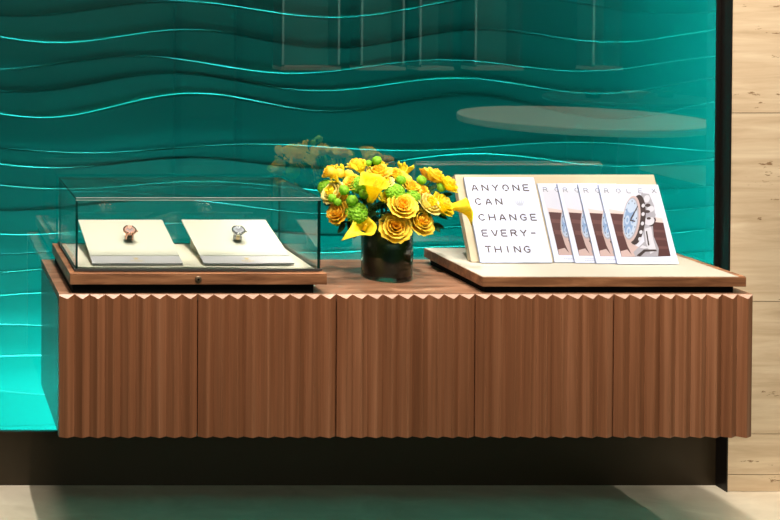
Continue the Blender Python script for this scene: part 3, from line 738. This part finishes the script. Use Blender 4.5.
def calla_mesh(M, r, ln, tip=1.0):
    "trumpet spathe: narrow throat flaring to an oval lip with one drawn-out tip and an overlapping edge"
    m = MB(); rows = []
    for j in range(15):
        t = j/14; row = []
        for i in range(33):
            s_ = i/32; a = -PI + 2*PI*s_*1.06 - .18
            point = math.exp(-abs(a)/.22)          # towards the tip (a = 0)
            low = 1 - .28*(1-math.cos(a))*.5*1.3
            rad = r*(.20 + .80*(t**1.45)*low) * (1 + (s_-.5)*.06) * (1 + .05*t*t*math.sin(5*a+1))
            z = ln*(t*(1 - .10*(1-math.cos(a))*.5*t)) - .22*r*max(0, t-.80)/.20 + .05*r*t*math.sin(4*a)
            rad += point*r*.95*tip*max(0, t-.45)**1.5*2.2; z -= point*r*.35*tip*max(0, t-.7)/.3
            row.append(M @ Vector((rad*math.cos(a), rad*math.sin(a), z)))
        rows.append(row)
    m.grid(rows)
    sp = MB(); sp.tube([M @ Vector((0, 0, ln*q)) for q in (.25, .4, .6, .78, .84)], lambda t: r*.10*(1-.5*t**4), 8)
    return m, sp

def flower(kind, px, py, Y, r, label, n=None, **k):
    p = P(px, py, Y=Y)
    if n is None:
        n = (p-BC); n.z = n.z*.9 + .05; n.y -= .05
    n = Vector(n).normalized(); M = frame(p, n) @ Matrix.Rotation(random.uniform(0, 6.28), 4, 'Z')
    if 'tipdir' in k:
        x_ = Vector(k['tipdir']); x_ = (x_ - n*x_.dot(n)).normalized(); y_ = n.cross(x_); M = Matrix.Translation(p) @ Matrix(((x_.x, y_.x, n.x), (x_.y, y_.y, n.y), (x_.z, y_.z, n.z))).to_4x4()
    names = {'lemon': 'lemon_rose', 'rose': 'yellow_rose', 'orange': 'yellow_rose', 'pale': 'pale_rose', 'mum': 'green_chrysanthemum', 'button': 'green_button_flower', 'bud': 'yellow_bud', 'calla': 'calla_lily', 'tulip': 'yellow_blossom'}
    cats = {'lemon': 'rose', 'rose': 'rose', 'orange': 'rose', 'pale': 'rose', 'mum': 'chrysanthemum', 'button': 'button flower', 'bud': 'flower bud', 'calla': 'calla lily', 'tulip': 'flower'}
    groups = {'lemon': 'lemon roses in the vase', 'rose': 'yellow roses in the vase', 'orange': 'yellow roses in the vase', 'pale': 'pale roses in the vase', 'mum': 'green chrysanthemums in the vase', 'button': 'green button flowers in the vase', 'bud': 'yellow buds in the vase', 'calla': 'calla lilies in the vase', 'tulip': 'yellow blossoms in the vase'}
    o = tag(empty(names[kind], p), label, cats[kind], groups[kind])
    base = p.copy()
    if kind in ('rose', 'orange', 'pale', 'lemon'):
        mats = {'rose': [M_yel, M_org, M_leaf], 'orange': [M_org, M_org, M_leaf], 'pale': [M_pale, M_lem, M_leaf], 'lemon': [M_lem, M_yel, M_leaf]}[kind]
        M2 = M @ Matrix.Translation((0, 0, -.35*r)); b = rose_mesh(M2, r*1.0).build('bloom', mats, o, True, recalc=False); thicken(b); base = M2 @ Vector((0, 0, -.28*r))
    elif kind == 'mum':
        m = MB(); bumpball(m, M, r, 110, 0, .8, .15); m.build('bloom', M_lime, o, False); base = M @ Vector((0, 0, -.7*r))
    elif kind == 'button':
        m = MB(); bumpball(m, M, r, 58, 0, .92, .2); m.build('bloom', M_lime, o, True); base = M @ Vector((0, 0, -.85*r))
    elif kind == 'bud':
        m = MB(); mi_ = M_pale if k.get('pale') else M_yel
        m.lathe([(0, -r), (r*.6, -.8*r), (r*.95, -.2*r), (r*.85, .4*r), (r*.45, .9*r), (0, 1.05*r)], 12, 0, M); m.build('bud', mi_, o, True); base = M @ Vector((0, 0, -r))
    elif kind == 'calla':
        M2 = M @ Matrix.Translation((0, 0, -k.get('ln', .07)*.75)); sp_, sx = calla_mesh(M2, r, k.get('ln', .07), k.get('tip', 1.0)); b = sp_.build('spathe', M_lem, o, True, recalc=False); thicken(b, .0008); sx.build('spadix', M_org, o, True); base = M2 @ Vector((0, 0, .002))
    elif kind == 'tulip':
        m = MB(); M2 = M @ Matrix.Translation((0, 0, -.5*r))
        for i in range(6): petal(m, M2, i*PI/3+(.2 if i % 2 else 0), .62, r*1.25, r*.12, r*(.62 if i % 2 else .5), r*.30, 0, 5, 6, tip=r*.25)
        b = m.build('bloom', M_lem if not k.get('pale') else M_pale, o, True, recalc=False); thicken(b); base = M2.translation.copy()
        m = MB()
        for i in range(5):
            a = i*1.256; m.tube([M2 @ Vector((0, 0, .1*r)), M2 @ Vector((.12*r*math.cos(a), .12*r*math.sin(a), .9*r))], .0008, 4)
        m.build('stamens', M_org, o)
    m = MB(); stem_to(m, base, n, 0, .0026 if kind in ('rose', 'orange', 'pale', 'calla') else .0015); m.build('stem', M_stem, o, True)
    return o
rs = 1/328.0
FL = [ # kind, px, py, depth, radius px, label
 ('rose', 395.5, 227, 3.515, 13.5, 'large golden rose lowest in the bouquet, over the vase rim at the front'),
 ('rose', 421.5, 221, 3.530, 13, 'golden rose low on the right of the bouquet front, facing the viewer'),
 ('rose', 403, 205, 3.510, 12.5, 'full yellow rose at the middle of the bouquet front'),
 ('pale', 430, 203, 3.535, 11.5, 'creamy pale rose right of the central yellow rose'),
 ('orange', 337, 211.5, 3.560, 11, 'orange-yellow rose at the lower left edge of the bouquet'),
 ('pale', 332, 192, 3.590, 11.5, 'creamy pale rose at the far left edge of the bouquet'),
 ('rose', 379, 171, 3.590, 11, 'yellow rose at the crown of the bouquet, left of centre'),
 ('rose', 396, 174, 3.600, 10, 'yellow rose at the crown of the bouquet, right of centre'),
 ('rose', 412, 186, 3.560, 8.5, 'small golden rose between two green buttons on the right'),
 ('rose', 352, 182, 3.570, 9, 'small yellow rose upper left, above the green button cluster'),
 ('orange', 422, 189, 3.570, 7.5, 'small orange-tinged rose on the upper right shoulder'),
 ('rose', 436, 175, 3.600, 11, 'yellow rose high on the right shoulder of the bouquet'),
 ('orange', 341, 197, 3.570, 6.5, 'small orange rose tucked between green buttons on the left'),
 ('pale', 386, 181, 3.560, 7, 'small pale rose just behind the big central calla'),
 ('mum', 356.5, 213, 3.530, 10.5, 'round green chrysanthemum at the lower left of the bouquet'),
 ('mum', 395, 192, 3.545, 9, 'green chrysanthemum above the central yellow rose'),
 ('mum', 359, 185, 3.560, 9, 'green chrysanthemum left of the big central calla'),
 ('mum', 413, 196, 3.545, 7, 'smaller green chrysanthemum between central and pale roses'),
 ('button', 344, 190, 3.545, 5.2, 'green button at upper left, right of the pale edge rose'),
 ('button', 352, 200.5, 3.530, 5.5, 'green button directly above the lower left chrysanthemum'),
 ('button', 332, 198, 3.555, 4.2, 'green button in front of the far left pale rose'),
 ('button', 337.5, 202, 3.545, 4, 'green button just above the lower left orange-yellow rose'),
 ('button', 364, 194, 3.530, 5, 'green button beside the throat of the central calla'),
 ('button', 401, 180, 3.570, 5, 'dark green button at the crown, right of the top roses'),
 ('button', 421.5, 180, 3.570, 4.8, 'green button on the upper right, below the high yellow rose'),
 ('button', 377, 160.5, 3.60, 4.8, 'topmost green button sticking up above the bouquet'),
 ('button', 368.5, 163, 3.61, 3.4, 'small green button beside the topmost one'),
 ('button', 441, 187, 3.575, 5, 'green button at the right, under the pale lemon rose'),
 ('button', 426, 215, 3.55, 4.5, 'green button low on the right, beneath the creamy pale rose'),
 ('button', 337, 222, 3.565, 4, 'green button hanging below the lower left orange-yellow rose'),
 ('button', 443, 211.5, 3.56, 4.2, 'green button under the wide lemon rose on the right'),
 ('bud', 331.5, 172, 3.60, 4.8, 'left one of the two round yellow buds at top left'),
 ('bud', 339.7, 173, 3.60, 4.4, 'right one of the two round yellow buds at top left'),
 ('bud', 349, 174.5, 3.60, 4.6, 'yellow bud between the round bud pair and the top roses'),
 ('bud', 408, 180, 3.57, 4.2, 'yellow bud at the crown, just right of the dark green button'),
 ('tulip', 336, 181, 3.59, 5.5, 'yellow blossom below the two round buds at top left'),
 ('tulip', 361, 170, 3.60, 8, 'spiky yellow blossom at the top, left of the crown roses'),
 ('lemon', 449, 183, 3.575, 10.5, 'pale lemon rose at the upper right end of the bouquet'),
 ('lemon', 444, 204, 3.55, 12, 'wide lemon rose at the right, behind the outstretched calla'),
 ('tulip', 374, 197, 3.55, 7, 'small lemon blossom under the lip of the central calla'),
 ('tulip', 385, 200, 3.555, 7.5, 'small lemon blossom between central calla and central rose'),
]
for kd, px, py, Y, r, lab in FL: flower(kd, px, py, Y, r*rs*(1.10 if kd in ('rose', 'orange', 'pale', 'lemon') else 1.10), lab)
flower('calla', 376, 182, 3.505, 16*rs, 'largest calla lily, upright at the middle with a wide ruffled lip', n=(.06, -.45, .89), tipdir=(-.9, -.5, .1), ln=.095, tip=.45)
flower('calla', 366, 225, 3.505, 13*rs, 'calla lily at lower left whose pointed tip hangs towards the case', n=(-.05, -.72, .66), tipdir=(-.85, -.2, -.42), ln=.055, tip=1.5)
flower('calla', 465, 205, 3.545, 9.5*rs, 'calla lily stretching right in front of the slogan booklet', n=(.86, -.42, .22), tipdir=(.55, -.3, -.75), ln=.095, tip=1.4)
# blooms on the far side of the bouquet, seen in the reflection
def back(pr, py, Y, kd, r, lab):
    Yv = 2*YG-Y; q = P(pr, py, Y=Yv); a = q-Vector((0, 0, 0)); v_ = P(0, 0, Y=1)
    # project the true position to the photo to reuse flower()
    X, Z = q.x, q.z; ct, st_ = math.cos(TILT), math.sin(TILT); dep = Y*ct+(CZ-Z)*st_
    flower(kd, PPX+X/dep*F, PPY+((CZ-Z)*ct-Y*st_)/dep*F, Y, r*rs, lab)
back(297, 157, 3.70, 'rose', 10, 'yellow rose at the back left, seen mirrored above the case corner')
back(321, 150, 3.70, 'rose', 10, 'yellow rose at the back, second from left in the mirrored row')
back(312, 162, 3.72, 'tulip', 10, 'lemon blossom at the back, mirrored below the row of roses')
back(343, 152, 3.71, 'rose', 10, 'yellow rose at the back, mirrored above the round bud pair')
back(366, 158, 3.70, 'tulip', 10, 'lemon blossom at the back, highest of the mirrored flowers')
back(389, 160, 3.70, 'orange', 10, 'orange-yellow rose at the back, mirrored right of the top green button')
back(293, 172, 3.70, 'mum', 9, 'green chrysanthemum at the back, mirrored low beside the case')
back(330, 166, 3.71, 'mum', 8, 'green chrysanthemum at the back, mirrored above the left buds')

# foliage sprigs
def sprig(px, py, Y, dirn, n, ln, label):
    p = P(px, py, Y=Y); o = tag(empty('foliage_sprig', p), label, 'leaves', 'dark leaf sprigs in the vase')
    d = Vector(dirn).normalized(); m = MB()
    for i in range(n):
        q = p - d*(i*ln*.28)
        a = (i % 2*2-1)*.7 + random.uniform(-.2, .2) if i else 0
        x = (d + d.cross(Vector((0, -.4, 1))).normalized()*a).normalized()
        z = (Vector((0, -.7, .7)) - x*Vector((0, -.7, .7)).dot(x)).normalized(); y = z.cross(x)
        M = Matrix.Translation(q) @ Matrix(((x.x, y.x, z.x), (x.y, y.y, z.y), (x.z, y.z, z.z))).to_4x4()
        leaf(m, M, ln, ln*.42, 0, .25)
    b = m.build('leaves', M_leaf, o, True, recalc=False); thicken(b, .0004)
    m = MB(); stem_to(m, p, d, 0, .0015); m.build('stem', M_stem, o, True)
SP = [(432, 224, 3.56, (.9, -.1, -.15), 3, .040, 'dark leaf sprig drooping right beneath the golden rose'), (440, 215, 3.57, (.8, 0, .1), 2, .03, 'small leaf sprig under the wide lemon rose'),
 (345, 224, 3.56, (-.6, -.3, -.5), 3, .035, 'dark leaf sprig hanging at lower left by the vase rim'), (357, 230, 3.55, (-.4, -.5, -.5), 2, .03, 'dark leaf sprig behind the lower left calla'),
 (370, 213, 3.535, (0, -.7, .4), 4, .038, 'dark leaves between the central calla and lower left calla'), (384, 214, 3.54, (.2, -.7, .4), 4, .038, 'dark leaves left of the central yellow rose'),
 (412, 214, 3.55, (.5, -.6, .2), 3, .035, 'dark leaves between the three golden front roses'), (367, 203, 3.56, (-.3, -.5, .5), 3, .034, 'dark leaves under the green button near the calla throat'),
 (428, 190, 3.58, (.6, -.4, .5), 3, .032, 'dark leaves below the high yellow rose on the right'), (338, 184, 3.59, (-.5, -.4, .5), 2, .030, 'dark leaves beneath the yellow buds at top left'),
 (390, 186, 3.59, (.1, -.3, .8), 3, .035, 'dark leaves at the crown behind the green chrysanthemum'), (409, 203, 3.57, (.3, -.4, .5), 3, .035, 'dark leaves behind the central yellow rose'),
 (350, 205, 3.57, (-.4, -.4, .4), 3, .032, 'dark leaves behind the lower left chrysanthemum'), (371, 166, 3.61, (.1, .1, .9), 2, .024, 'small leaf pair under the topmost green button'),
 (395, 218, 3.55, (.1, -.7, -.1), 4, .035, 'dark leaves above the lowest golden rose'), (380, 226, 3.555, (0, -.8, -.3), 3, .034, 'dark leaves over the vase rim beside the lower left calla')]
SP += [(374, 206, 3.57, (.2, -.8, .5), 5, .045, 'inner dark leaves behind the throat of the central calla'), (386, 204, 3.58, (.3, -.8, .4), 5, .045, 'inner dark leaves behind the small lemon blossoms'),
 (360, 218, 3.57, (-.5, -.7, .2), 5, .045, 'inner dark leaves behind the lower left chrysanthemum'), (378, 219, 3.57, (0, -.9, .2), 5, .045, 'inner dark leaves at the centre above the vase mouth'),
 (410, 222, 3.58, (.6, -.7, 0), 4, .042, 'inner dark leaves behind the lowest golden rose'), (348, 196, 3.60, (-.6, -.5, .4), 4, .042, 'inner dark leaves behind the left green buttons'),
 (425, 205, 3.60, (.7, -.5, .3), 4, .042, 'inner dark leaves behind the creamy pale rose'), (365, 190, 3.61, (-.1, -.5, .8), 4, .042, 'inner dark leaves under the crown roses on the left'),
 (402, 190, 3.61, (.3, -.5, .8), 4, .042, 'inner dark leaves under the crown roses on the right'), (440, 196, 3.60, (.8, -.3, .3), 3, .036, 'inner dark leaves between the blossoms on the right'),
 (335, 204, 3.60, (-.8, -.3, .1), 3, .036, 'inner dark leaves behind the lower left orange-yellow rose')]
for a in SP: sprig(*a)
